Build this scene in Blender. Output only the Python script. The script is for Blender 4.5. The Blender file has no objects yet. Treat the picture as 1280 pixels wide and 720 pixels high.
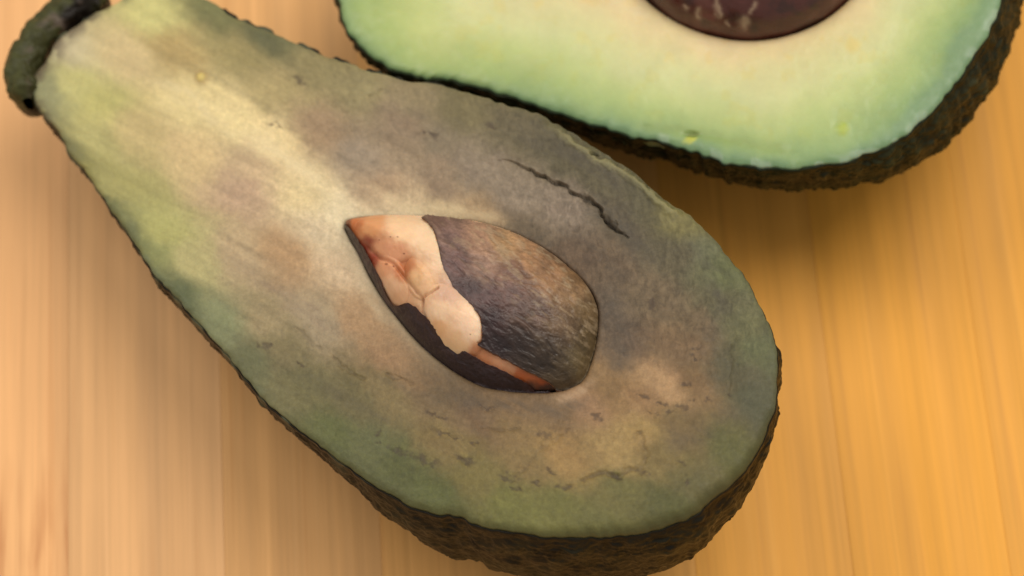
import bpy, math
import numpy as np

# ------------------------------------------------------------------ camera, world, lamps, exposure
scene = bpy.context.scene
C = scene.collection
PITCH = math.radians(68.0)          # the lens looks down on the board at this angle
LENS, SENSOR = 85.0, 36.0
AIM = np.array([0.0, 0.0, 0.034])
DIST = 0.343
FWD = np.array([0.0, math.cos(PITCH), -math.sin(PITCH)])
RIGHT = np.array([1.0, 0.0, 0.0])
UP = np.cross(RIGHT, FWD)
EYE = AIM - DIST * FWD
FPX = LENS / SENSOR * 1280.0

cam_data = bpy.data.cameras.new('camera')
cam = bpy.data.objects.new('camera', cam_data)
C.objects.link(cam)
cam.location = EYE
cam.rotation_euler = (math.pi / 2 - PITCH, 0, 0)
cam_data.lens = LENS
cam_data.sensor_width = SENSOR
cam_data.clip_start = 0.01
cam_data.clip_end = 50
cam_data.dof.use_dof = True
cam_data.dof.focus_distance = 0.333
cam_data.dof.aperture_fstop = 15.0
scene.camera = cam

world = bpy.data.worlds.new('World')
scene.world = world
world.use_nodes = True
bg = world.node_tree.nodes['Background']
bg.inputs[0].default_value = (1.0, 0.97, 0.93, 1)
bg.inputs[1].default_value = 0.42


def area_lamp(name, loc, target, size, power, color):
    d = bpy.data.lights.new(name, 'AREA')
    d.shape = 'DISK'
    d.size = size
    d.energy = power
    d.color = color
    o = bpy.data.objects.new(name, d)
    C.objects.link(o)
    o.location = loc
    v = np.array(target) - np.array(loc)
    import mathutils
    o.rotation_euler = mathutils.Vector(v).to_track_quat('-Z', 'Y').to_euler()
    return o


area_lamp('window_light', (0.46, 0.46, 1.35), (0, 0, 0.02), 1.1, 12.6, (1.0, 0.95, 0.87))
area_lamp('fill_light', (-0.75, 0.45, 1.2), (0, 0, 0.02), 0.8, 6.6, (1.0, 0.97, 0.92))  # weak fill added on the left to even out the key's shadows

vs = scene.view_settings
vs.view_transform = 'Standard'
vs.look = 'None'
vs.exposure = 0.1
vs.gamma = 1.0
vs.use_curve_mapping = False

# ------------------------------------------------------------------ helpers: noise
def _hash(ix, iy, iz, seed):
    h = (ix.astype(np.int64) * 374761393 + iy.astype(np.int64) * 668265263
         + iz.astype(np.int64) * 2147483647 + seed * 974634521) & 0xFFFFFFFF
    h = ((h ^ (h >> 13)) * 1274126177) & 0xFFFFFFFF
    h = ((h ^ (h >> 16)) * 2246822519) & 0xFFFFFFFF
    h = h ^ (h >> 15)
    return (h & 0xFFFFFF) / float(0xFFFFFF)


def noise(x, y, z=None, seed=0):
    """smooth value noise, about -1..1"""
    if z is None:
        z = np.zeros_like(x)
    x0, y0, z0 = np.floor(x), np.floor(y), np.floor(z)
    fx, fy, fz = x - x0, y - y0, z - z0
    fx, fy, fz = [f * f * f * (f * (f * 6 - 15) + 10) for f in (fx, fy, fz)]
    r = 0
    for dz in (0, 1):
        wz = fz if dz else 1 - fz
        if dz and not np.any(fz):
            continue
        for dy in (0, 1):
            wy = fy if dy else 1 - fy
            for dx in (0, 1):
                wx = fx if dx else 1 - fx
                r = r + wx * wy * wz * _hash(x0 + dx, y0 + dy, z0 + dz, seed)
    return r * 2 - 1


def fbm(x, y, z=None, seed=0, octv=4):
    r, a, t = 0, 1.0, 0
    for i in range(octv):
        k = 2.03 ** i
        r = r + a * noise(x * k + i * 7.3, y * k - i * 3.1, None if z is None else z * k + i * 1.7, seed + i)
        t += a
        a *= 0.5
    return r / t * 1.5


def worley(x, y, z, seed=0):
    """returns F1, F2, random value of the nearest cell"""
    x0, y0, z0 = np.floor(x), np.floor(y), np.floor(z)
    f1 = np.full(x.shape, 9.0)
    f2 = np.full(x.shape, 9.0)
    cid = np.zeros(x.shape)
    for i in (-1, 0, 1):
        for j in (-1, 0, 1):
            for k in (-1, 0, 1):
                cx, cy, cz = x0 + i, y0 + j, z0 + k
                px = cx + _hash(cx, cy, cz, seed)
                py = cy + _hash(cx, cy, cz, seed + 11)
                pz = cz + _hash(cx, cy, cz, seed + 23)
                d = np.sqrt((px - x) ** 2 + (py - y) ** 2 + (pz - z) ** 2)
                r = _hash(cx, cy, cz, seed + 37)
                closer = d < f1
                f2 = np.where(closer, f1, np.minimum(f2, d))
                cid = np.where(closer, r, cid)
                f1 = np.where(closer, d, f1)
    return f1, f2, cid


def sstep(a, b, x):
    t = np.clip((x - a) / (b - a), 0, 1)
    return t * t * (3 - 2 * t)


def lin(c):
    c = np.asarray(c, float) / 255.0
    return np.where(c <= 0.04045, c / 12.92, ((c + 0.055) / 1.055) ** 2.4)


def mix(a, b, w):
    return a + (b - a) * w[..., None]


def polydist(x, y, pts):
    """distance to a polyline, fraction along it and signed side"""
    best = np.full(x.shape, 1e9)
    side = np.zeros(x.shape)
    frac = np.zeros(x.shape)
    n = len(pts) - 1
    for i in range(n):
        (ax, ay), (bx, by) = pts[i], pts[i + 1]
        dx, dy = bx - ax, by - ay
        L = dx * dx + dy * dy
        t = np.clip(((x - ax) * dx + (y - ay) * dy) / L, 0, 1)
        ex, ey = x - ax - t * dx, y - ay - t * dy
        d = np.hypot(ex, ey)
        m = d < best
        best = np.where(m, d, best)
        side = np.where(m, np.sign(dx * ey - dy * ex), side)
        frac = np.where(m, (i + t) / n, frac)
    return best, frac, side


def spline(pts, n, closed=True):
    """Catmull-Rom through the points, resampled to n points of even arc length"""
    P = np.array(pts, float)
    m = len(P)
    out = []
    rng = range(m if closed else m - 1)
    for i in rng:
        if closed:
            p0, p1, p2, p3 = P[(i - 1) % m], P[i], P[(i + 1) % m], P[(i + 2) % m]
        else:
            p0, p1, p2, p3 = P[max(i - 1, 0)], P[i], P[i + 1], P[min(i + 2, m - 1)]
        for t in np.linspace(0, 1, 24, endpoint=False):
            out.append(0.5 * ((2 * p1) + (-p0 + p2) * t + (2 * p0 - 5 * p1 + 4 * p2 - p3) * t * t
                              + (-p0 + 3 * p1 - 3 * p2 + p3) * t ** 3))
    if not closed:
        out.append(P[-1])
    out = np.array(out)
    if closed:
        out = np.vstack([out, out[:1]])
    d = np.r_[0, np.cumsum(np.hypot(*np.diff(out, axis=0).T))]
    s = np.linspace(0, d[-1], n, endpoint=not closed)
    return np.c_[np.interp(s, d, out[:, 0]), np.interp(s, d, out[:, 1])]


# ------------------------------------------------------------------ helpers: geometry
class Plane:
    """A cut face: a tilted plane in the scene. Its features are drawn on a sheet whose
    units are 1/88 cm or so; the sheet maps onto the plane by a fixed projective map."""

    def __init__(self, ref, height, down_dir, tilt):
        d = np.array(down_dir, float)
        d /= np.linalg.norm(d)
        s = math.sin(math.radians(tilt))
        self.n = np.array([d[0] * s, d[1] * s, math.cos(math.radians(tilt))])
        self.o = self._ray_level(ref, height)

    @staticmethod
    def ray(x, y):
        x, y = np.asarray(x, float), np.asarray(y, float)
        return (FWD + RIGHT * ((x - 640) / FPX)[..., None] - UP * ((y - 360) / FPX)[..., None])

    def _ray_level(self, p, z):
        r = self.ray(p[0], p[1])
        return EYE + r * ((z - EYE[2]) / r[2])

    def at(self, x, y, h=0.0):
        """point above sheet place (x, y) by h metres along the normal"""
        r = self.ray(x, y)
        t = ((self.o - EYE) @ self.n) / (r @ self.n)
        return EYE + r * t[..., None] + self.n * np.asarray(h)[..., None]


def grid_mesh(name, V, mat, parent, origin, col=None, wrap=True, cap=True):
    """V: rows x cols x 3. One mesh object, smooth shaded, with a colour per vertex."""
    R, N = V.shape[:2]
    idx = np.arange(R * N).reshape(R, N)
    nxt = np.roll(idx, -1, axis=1) if wrap else idx[:, 1:]
    cur = idx if wrap else idx[:, :-1]
    q = np.stack([cur[:-1], nxt[:-1], nxt[1:], cur[1:]], -1).reshape(-1, 4)
    verts = V.reshape(-1, 3) - np.asarray(origin)
    me = bpy.data.meshes.new(name)
    me.vertices.add(len(verts))
    me.vertices.foreach_set('co', verts.astype(np.float32).ravel())
    nq = len(q)
    me.loops.add(nq * 4)
    me.loops.foreach_set('vertex_index', q.astype(np.int32).ravel())
    me.polygons.add(nq)
    me.polygons.foreach_set('loop_start', (np.arange(nq) * 4).astype(np.int32))
    me.polygons.foreach_set('use_smooth', np.ones(nq, bool))
    me.update(calc_edges=True)
    me.validate()
    if col is not None:
        a = me.color_attributes.new('tint', 'FLOAT_COLOR', 'POINT')
        c = np.ones((len(verts), 4), np.float32)
        c[:, :3] = np.clip(col.reshape(-1, 3), 0, 1)
        a.data.foreach_set('color', c.ravel())
    me.materials.append(mat)
    o = bpy.data.objects.new(name, me)
    C.objects.link(o)
    o.parent = parent
    return o


def normals(V, wrap=True):
    if wrap:
        du = np.roll(V, -1, 1) - np.roll(V, 1, 1)
    else:
        du = np.gradient(V, axis=1)
    dv = np.gradient(V, axis=0)
    n = np.cross(du, dv)
    n /= np.linalg.norm(n, axis=-1, keepdims=True) + 1e-12
    return n


def thing(name, label, cat, loc, group=None):
    o = bpy.data.objects.new(name, None)
    C.objects.link(o)
    o.empty_display_size = 0.01
    o.location = loc
    o['label'] = label
    o['category'] = cat
    if group:
        o['group'] = group
    return o


# ------------------------------------------------------------------ materials
def new_mat(name):
    m = bpy.data.materials.new(name)
    m.use_nodes = True
    nt = m.node_tree
    return m, nt, nt.nodes['Principled BSDF']


def tint_mat(name, rough, spec, sss=0.0, sss_rad=(1, .6, .3), sss_scale=0.002, grain=0.10, grain_scale=1500,
             bump=0.15, bump_scale=1200, bump_dist=0.0004, stretch=(1, 1, 1), rough_var=0.1):
    """colour from the thing's own pigment map, broken up by procedural grain and fine relief"""
    m, nt, b = new_mat(name)
    N, L = nt.nodes.new, nt.links.new
    att = N('ShaderNodeAttribute')
    att.attribute_name = 'tint'
    tc = N('ShaderNodeTexCoord')
    mp = N('ShaderNodeMapping')
    mp.inputs['Scale'].default_value = stretch
    L(tc.outputs['Object'], mp.inputs['Vector'])
    n1 = N('ShaderNodeTexNoise')
    n1.inputs['Scale'].default_value = grain_scale
    n1.inputs['Detail'].default_value = 5
    n1.inputs['Roughness'].default_value = 0.65
    L(mp.outputs[0], n1.inputs['Vector'])
    mr = N('ShaderNodeMapRange')
    mr.inputs['From Min'].default_value = 0.3
    mr.inputs['From Max'].default_value = 0.7
    mr.inputs['To Min'].default_value = 1 - grain
    mr.inputs['To Max'].default_value = 1 + grain
    L(n1.outputs['Fac'], mr.inputs['Value'])
    mul = N('ShaderNodeVectorMath')
    mul.operation = 'SCALE'
    L(att.outputs['Color'], mul.inputs[0])
    L(mr.outputs[0], mul.inputs['Scale'])
    L(mul.outputs[0], b.inputs['Base Color'])
    n2 = N('ShaderNodeTexNoise')
    n2.inputs['Scale'].default_value = bump_scale
    n2.inputs['Detail'].default_value = 4
    L(mp.outputs[0], n2.inputs['Vector'])
    bp = N('ShaderNodeBump')
    bp.inputs['Strength'].default_value = bump
    bp.inputs['Distance'].default_value = bump_dist
    L(n2.outputs['Fac'], bp.inputs['Height'])
    L(bp.outputs[0], b.inputs['Normal'])
    r = N('ShaderNodeMapRange')
    r.inputs['From Min'].default_value = 0.3
    r.inputs['From Max'].default_value = 0.7
    r.inputs['To Min'].default_value = rough - rough_var
    r.inputs['To Max'].default_value = rough + rough_var
    L(n2.outputs['Fac'], r.inputs['Value'])
    L(r.outputs[0], b.inputs['Roughness'])
    b.inputs['Specular IOR Level'].default_value = spec
    if sss:
        b.inputs['Subsurface Weight'].default_value = sss
        b.inputs['Subsurface Radius'].default_value = sss_rad
        b.inputs['Subsurface Scale'].default_value = sss_scale
    return m


M_old_flesh = tint_mat('old_flesh', 0.55, 0.24, 0.12, grain=0.11, grain_scale=4200, bump=0.16, bump_scale=1700,
                       bump_dist=0.0003)
M_fresh_flesh = tint_mat('fresh_flesh', 0.42, 0.4, 0.25, grain=0.03, grain_scale=700, bump=0.12, bump_scale=900,
                         bump_dist=0.0003)
M_skin = tint_mat('avocado_skin', 0.44, 0.16, grain=0.3, grain_scale=900, bump=0.5, bump_scale=1100, bump_dist=0.0004)
M_coat = tint_mat('seed_coat', 0.44, 0.42, grain=0.25, grain_scale=1500, bump=0.5, bump_scale=1300, bump_dist=0.0004)
M_kernel = tint_mat('kernel', 0.42, 0.4, 0.35, (1, .5, .25), 0.002, grain=0.03, grain_scale=900, bump=0.12,
                    bump_scale=700, bump_dist=0.0003)
M_gloss_coat = tint_mat('fresh_seed_coat', 0.33, 0.5, grain=0.12, grain_scale=500, bump=0.2, bump_scale=700,
                        bump_dist=0.0003)


def bamboo_mat():
    m, nt, b = new_mat('bamboo')
    N, L = nt.nodes.new, nt.links.new
    tc = N('ShaderNodeTexCoord')
    oi = N('ShaderNodeObjectInfo')
    off = N('ShaderNodeVectorMath')
    off.operation = 'SCALE'
    cmb = N('ShaderNodeCombineXYZ')
    for i in range(3):
        L(oi.outputs['Random'], cmb.inputs[i])
    L(cmb.outputs[0], off.inputs[0])
    off.inputs['Scale'].default_value = 3.7
    add = N('ShaderNodeVectorMath')
    add.operation = 'ADD'
    L(tc.outputs['Object'], add.inputs[0])
    L(off.outputs[0], add.inputs[1])

    def stretched(sx, sy, scale, detail, rough=0.55):
        mp = N('ShaderNodeMapping')
        mp.inputs['Scale'].default_value = (sx, sy, sx)
        L(add.outputs[0], mp.inputs['Vector'])
        n = N('ShaderNodeTexNoise')
        n.inputs['Scale'].default_value = scale
        n.inputs['Detail'].default_value = detail
        n.inputs['Roughness'].default_value = rough
        L(mp.outputs[0], n.inputs['Vector'])
        return n.outputs['Fac']

    fine = stretched(1, 0.018, 900, 5, 0.7)
    broad = stretched(1, 0.03, 220, 3)
    blot = stretched(1, 0.25, 45, 4)
    mid = stretched(1, 0.012, 520, 3, 0.6)

    def maprange(src, a, bb, c, d):
        r = N('ShaderNodeMapRange')
        for k, v in zip(('From Min', 'From Max', 'To Min', 'To Max'), (a, bb, c, d)):
            r.inputs[k].default_value = v
        L(src, r.inputs['Value'])
        return r.outputs[0]

    def math_(op, a, bb):
        n = N('ShaderNodeMath')
        n.operation = op
        for i, v in enumerate((a, bb)):
            if isinstance(v, (int, float)):
                n.inputs[i].default_value = v
            else:
                L(v, n.inputs[i])
        return n.outputs[0]

    # bamboo joint: a brownish fibrous patch across one strip at its own place
    att = N('ShaderNodeAttribute')
    att.attribute_type = 'OBJECT'
    att.attribute_name = 'joint_y'
    sep = N('ShaderNodeSeparateXYZ')
    L(tc.outputs['Object'], sep.inputs[0])
    warp = stretched(1, 0.06, 330, 4, 0.6)
    dy = math_('SUBTRACT', sep.outputs['Y'], att.outputs['Fac'])
    dy = math_('ADD', dy, maprange(warp, 0.2, 0.8, -0.014, 0.014))
    jf = math_('ABSOLUTE', dy, 0)
    jf = maprange(jf, 0.001, 0.012, 1, 0)
    mask = maprange(stretched(1, 0.07, 300, 4, 0.6), 0.42, 0.62, 0, 1)
    jf = math_('MULTIPLY', jf, mask)
    k = math_('MULTIPLY', maprange(fine, 0.3, 0.7, 0.92, 1.08), maprange(broad, 0.3, 0.7, 0.93, 1.06))
    k = math_('MULTIPLY', k, maprange(blot, 0.3, 0.7, 0.92, 1.07))
    k = math_('MULTIPLY', k, maprange(mid, 0.3, 0.7, 0.94, 1.06))
    col = N('ShaderNodeVectorMath')
    col.operation = 'SCALE'
    L(oi.outputs['Color'], col.inputs[0])
    L(k, col.inputs['Scale'])
    mx = N('ShaderNodeMix')
    mx.data_type = 'RGBA'
    L(math_('MULTIPLY', jf, 0.6), mx.inputs['Factor'])
    L(col.outputs[0], mx.inputs[6])
    mx.inputs[7].default_value = (*lin((170, 98, 48)), 1)
    # thin darker fibre bundles
    fib = maprange(stretched(1, 0.010, 700, 3, 0.65), 0.58, 0.68, 0, 0.24)
    mx2 = N('ShaderNodeMix')
    mx2.data_type = 'RGBA'
    L(fib, mx2.inputs['Factor'])
    L(mx.outputs[2], mx2.inputs[6])
    mx2.inputs[7].default_value = (*lin((186, 118, 58)), 1)
    pale = maprange(stretched(1, 0.006, 560, 3, 0.7), 0.57, 0.68, 0, 0.5)
    mx3 = N('ShaderNodeMix')
    mx3.data_type = 'RGBA'
    mx3.blend_type = 'MULTIPLY'
    L(pale, mx3.inputs['Factor'])
    L(mx2.outputs[2], mx3.inputs[6])
    mx3.inputs[7].default_value = (1.16, 1.2, 1.28, 1)
    mx3.clamp_result = False
    L(mx3.outputs[2], b.inputs['Base Color'])
    bp = N('ShaderNodeBump')
    bp.inputs['Strength'].default_value = 0.25
    bp.inputs['Distance'].default_value = 0.0002
    L(fine, bp.inputs['Height'])
    L(bp.outputs[0], b.inputs['Normal'])
    L(maprange(broad, 0.3, 0.7, 0.42, 0.56), b.inputs['Roughness'])
    b.inputs['Specular IOR Level'].default_value = 0.22
    return m


M_bamboo = bamboo_mat()

# ------------------------------------------------------------------ the board: strips of bamboo glued side by side
BOARD_ROT = math.radians(3.9)
STRIP_W, STRIP_L, STRIP_H = 0.0235, 0.44, 0.018
board = bpy.data.objects.new('cutting_board', None)
C.objects.link(board)
board.empty_display_size = 0.05
board['kind'] = 'structure'
board['label'] = 'honey coloured bamboo cutting board of narrow glued strips'
board.rotation_euler = (0, 0, BOARD_ROT)


def strip_mesh():
    me = bpy.data.meshes.new('strip')
    w, l, h, e = STRIP_W / 2 - 0.00001, STRIP_L / 2, STRIP_H, 0.00005
    v, f = [], []
    prof = [(-w, -h), (w, -h), (w, -e), (w - e * .3, -e * .3), (w - e, 0), (-w + e, 0), (-w + e * .3, -e * .3), (-w, -e)]
    n = len(prof)
    for s in (-1, 1):
        v += [(x, s * l, z) for x, z in prof]
    for i in range(n):
        j = (i + 1) % n
        f.append((i, j, n + j, n + i))
    f.append(tuple(range(n - 1, -1, -1)))
    f.append(tuple(range(n, 2 * n)))
    me.from_pydata(v, [], f)
    me.materials.append(M_bamboo)
    return me


_r = Plane.ray(85.0, 690.0)
_p = EYE + _r * (-EYE[2] / _r[2])
_seam = _p[0] * math.cos(BOARD_ROT) + _p[1] * math.sin(BOARD_ROT)   # a seam runs through this place
rs = np.random.RandomState(5)
sm = strip_mesh()
pal_l, pal_r = lin((226, 174, 120)), lin((231, 162, 62))
for k in range(-8, 15):
    o = bpy.data.objects.new('strip', sm)
    C.objects.link(o)
    o.parent = board
    xc = _seam + (k + 0.5) * STRIP_W
    o.location = (xc, 0.0, -0.00002 * rs.rand())
    w = np.clip((k + 0.5) / 5.0, 0, 1)
    c = (pal_l * (1 - w) + pal_r * w) * (1 + 0.07 * (rs.rand() - 0.5))
    if k < 0:
        c = c * np.array([1.05, 1.0, 0.92])
    o.color = (*c, 1)
    o['joint_y'] = float(rs.uniform(-0.2, 0.2))
    if k == -1:
        o['joint_y'] = float(-_p[0] * math.sin(BOARD_ROT) + _p[1] * math.cos(BOARD_ROT) + 0.002)
    elif 0 <= k <= 6:
        o['joint_y'] = float(0.17 + 0.02 * rs.rand())


# ------------------------------------------------------------------ an avocado half: skin, flesh, the hollow for the pit
def ray_hits(center, targets, outline):
    """for each target direction from the centre, the distance to the closed outline"""
    c = np.asarray(center)
    oa = np.arctan2(outline[:, 1] - c[1], outline[:, 0] - c[0])
    orad = np.hypot(outline[:, 0] - c[0], outline[:, 1] - c[1])
    i = np.argsort(oa)
    oa, orad = oa[i], orad[i]
    oa = np.r_[oa - 2 * np.pi, oa, oa + 2 * np.pi]
    orad = np.r_[orad, orad, orad]
    ta = np.arctan2(targets[:, 1] - c[1], targets[:, 0] - c[0])
    rr = np.interp(ta, oa, orad)
    return np.c_[c[0] + rr * np.cos(ta), c[1] + rr * np.sin(ta)]


def make_half(root, pl, outline, center, hole, paint, relief, skin_paint, origin, flesh_mat,
              n_cols=1300, n_rows=280, depth=0.031, over=0.17, skin_w=None, neck=None,
              hollow=0.014, pebble=(430, 0.00022), edge_drop=0.0005, jitter=1.0, fullness=1.0, round_off=lambda X, Y: np.zeros_like(X)):
    R = spline(outline, n_cols)
    ang = np.linspace(0, 2 * np.pi, n_cols, endpoint=False)
    arc = np.arange(n_cols) * (np.hypot(*np.diff(np.vstack([R, R[:1]]), axis=0).T).mean())
    tang = np.roll(R, -1, 0) - np.roll(R, 1, 0)
    tang /= np.linalg.norm(tang, axis=1, keepdims=True)
    out_n = np.c_[tang[:, 1], -tang[:, 0]]
    if np.mean(np.sum(out_n * (R - np.asarray(center)), 1)) < 0:
        out_n = -out_n
    per = arc[-1] + arc[1]

    def ring_noise(scale, seed):
        k = per / (2 * np.pi * scale)
        return noise(np.cos(ang) * k, np.sin(ang) * k, seed=seed)
    R = R + out_n * (jitter * (1.6 * ring_noise(28, 3) + 1.2 * ring_noise(9, 4)))[:, None]
    P = ray_hits(center, R, hole)

    # --- flesh: the cut face from the hollow's lip to the rim, then down inside the skin
    t = np.linspace(0, 1, n_rows)
    XY = P[None] + (R - P)[None] * t[:, None, None]
    X, Y = XY[..., 0], XY[..., 1]
    dist_rim = (1 - t)[:, None] * np.hypot(*(R - P).T)[None]
    dist_lip = t[:, None] * np.hypot(*(R - P).T)[None]
    h = relief(X, Y, dist_rim, dist_lip)
    h = h - edge_drop * np.exp(-dist_rim / 5.0) - 0.0012 * round_off(X, Y) * np.exp(-dist_rim / 9.0)
    V = pl.at(X, Y, h)
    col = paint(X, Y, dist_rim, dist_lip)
    wall = []
    wcol = []
    for q, dz in ((1.0, 0.0008), (0.997, 0.002), (0.985, 0.004)):
        c2 = np.asarray(center) + (R - np.asarray(center)) * q
        wall.append(pl.at(c2[:, 0], c2[:, 1], h[-1] - dz))
        wcol.append(col[-1])
    inner = []
    icol = []
    for q in np.cos(np.linspace(0, np.pi / 2, 24))[1:]:
        c2 = np.asarray(center) + (P - np.asarray(center)) * max(q, 1e-3)
        inner.append(pl.at(c2[:, 0], c2[:, 1], h[0] * q - hollow * math.sqrt(1 - q * q)))
        icol.append(col[0])
    V = np.concatenate([np.array(inner[::-1]), V, np.array(wall)])
    col = np.concatenate([np.array(icol[::-1]), col, np.array(wcol)])
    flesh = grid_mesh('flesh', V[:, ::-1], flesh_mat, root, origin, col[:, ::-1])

    # --- skin: a narrow cut edge round the flesh, then the pebbled hide down to the board
    sw = skin_w(ang, R) if skin_w else np.full(n_cols, 6.0)
    c = np.asarray(center)
    base_drop = 0.0003
    Ro = R + out_n * sw[:, None]
    nk = neck(R) if neck else np.zeros(n_cols)
    p_ = fullness + 0.7 * nk
    ov = over(R) if callable(over) else np.full(n_cols, over)
    steps = np.linspace(0, 1, 150) ** 1.25

    def hide(dep):
        rows = []
        for q, dz in ((-2.5, 0.0012), (0.0, 0.0002), (0.35, 0.0), (0.8, 0.0001)):
            p = R + out_n * (sw * q)[:, None]
            rows.append(pl.at(p[:, 0], p[:, 1], h[-1] - base_drop - dz))
        for st in steps:
            ai = -ov + (np.pi / 2 + ov) * st
            q = np.where(ai < 0, np.cos(ai), np.abs(np.cos(ai)) ** p_) / np.cos(ov)
            q = np.maximum(q, 1e-3)
            pp = c + (Ro - c) * q[:, None]
            up_ = np.sin(ov) * (1 - st) + np.sin(ov).mean() * st
            dz = dep * (np.sin(ai) + up_)
            rows.append(pl.at(pp[:, 0], pp[:, 1], h[-1] * np.clip(1 - dz / 0.006, 0, 1) - base_drop - 0.0004 - dz))
        return np.array(rows)

    for _ in range(4):                          # deep enough to rest on the board
        S = hide(depth)
        depth += (S[..., 2].min() + 0.0002) / pl.n[2] / (1 + float(np.sin(ov).mean()))
    nrm = normals(S)
    if np.mean(nrm[60] @ pl.n) > 0:
        nrm = -nrm
    fr, amp = pebble
    wx = S + 0.0013 * np.stack([noise(S[..., 0] * 260, S[..., 1] * 260, S[..., 2] * 260, s) for s in (1, 2, 3)], -1)
    f1, f2, cid = worley(wx[..., 0] * fr, wx[..., 1] * fr, wx[..., 2] * fr * 2.2, 5)
    g1, g2, gid = worley(wx[..., 0] * fr * 2.3, wx[..., 1] * fr * 2.3, wx[..., 2] * fr * 3.4, 6)
    sel = sstep(-0.3, 0.5, fbm(S[..., 0] * 110, S[..., 1] * 110, S[..., 2] * 110, 27, 2))
    bump = np.clip((f2 - f1) * 1.5, 0, 1) ** 0.8 * (0.3 + 0.9 * cid) * (1 - 0.55 * sel) + 0.45 * sel * np.clip((g2 - g1) * 1.5, 0, 1) * (0.3 + 0.9 * gid)
    low = fbm(S[..., 0] * 130, S[..., 1] * 130, S[..., 2] * 130, 9, 3)
    lump = fbm(S[..., 0] * 330, S[..., 1] * 330, S[..., 2] * 330, 29, 3)
    fade = np.clip(np.arange(len(S)) / 12.0 - 0.2, 0.0, 1)[:, None]
    S = S + nrm * ((amp * (bump - 0.45) * 2 + amp * 1.3 * lump + 0.0003 * low) * fade)[..., None]
    scol = skin_paint(S, bump, cid, low, lump)
    skin = grid_mesh('skin', S[:, ::-1], M_skin, root, origin, scol[:, ::-1])
    return R, P, flesh, skin, S


def fields(X, Y, table, sig=16.0, power=2.2, grain=None):
    T = np.array(table, float)
    if grain:                                  # colours drawn out along the fruit's axis
        u, v = axis_uv(X, Y)
        X, Y = u / grain, v
        T[:, 0], T[:, 1] = axis_uv(T[:, 0] + 0, T[:, 1] + 0)
        T[:, 0] /= grain
    cols = lin(T[:, 2:5])
    sh = X.shape
    x, y = X.ravel(), Y.ravel()
    out = np.empty((x.size, 3))
    for i in range(0, x.size, 40000):
        d2 = (x[i:i + 40000, None] - T[None, :, 0]) ** 2 + (y[i:i + 40000, None] - T[None, :, 1]) ** 2
        w = 1.0 / (d2 + sig * sig) ** power
        out[i:i + 40000] = (w @ cols) / w.sum(1)[:, None]
    return out.reshape(sh + (3,))


# ================================================================== the brown, overripe half
GAIN = 1 / 1.12      # pigment = what is seen divided by how strongly the scene is lit
PL1 = Plane((500, 340), 0.0352, (-0.87, 0.50), 9.5)
OUT1 = [(43, 125), (38, 105), (45, 85), (58, 68), (70, 50), (88, 33), (112, 14), (140, 2), (165, -10), (195, -16), (228, -12),
        (262, 0), (285, 17), (318, 30), (345, 42), (365, 50), (385, 58), (410, 69), (435, 78), (460, 88), (490, 95),
        (515, 100), (545, 105), (575, 115), (600, 121), (640, 132), (665, 138), (690, 150), (710, 160), (730, 173),
        (755, 189), (775, 200), (800, 218), (822, 238), (848, 255), (868, 272), (885, 290), (905, 315), (920, 331),
        (935, 352), (948, 377), (960, 402), (969, 430), (972, 470), (966, 510), (956, 541), (943, 562), (928, 582),
        (905, 607), (872, 633), (840, 650), (800, 660), (760, 666), (700, 667), (650, 664), (620, 660), (590, 652),
        (572, 644), (540, 639), (510, 629), (475, 610), (445, 590), (420, 571), (390, 549), (360, 524), (330, 497),
        (290, 451), (250, 406), (222, 374), (196, 344), (168, 304), (150, 275), (135, 256), (120, 236), (105, 212),
        (86, 188), (72, 162), (55, 142)]
PIT1 = [(430, 279), (445, 273), (480, 270), (528, 271), (560, 273), (600, 279), (640, 291), (680, 311), (710, 333),
        (735, 359), (747, 385), (746, 420), (739, 450), (729, 473), (715, 483), (700, 488), (680, 490), (650, 489),
        (610, 484), (575, 469), (545, 448), (520, 425), (500, 401), (480, 375), (463, 347), (449, 318), (438, 299)]
C1 = (618, 388)

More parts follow.
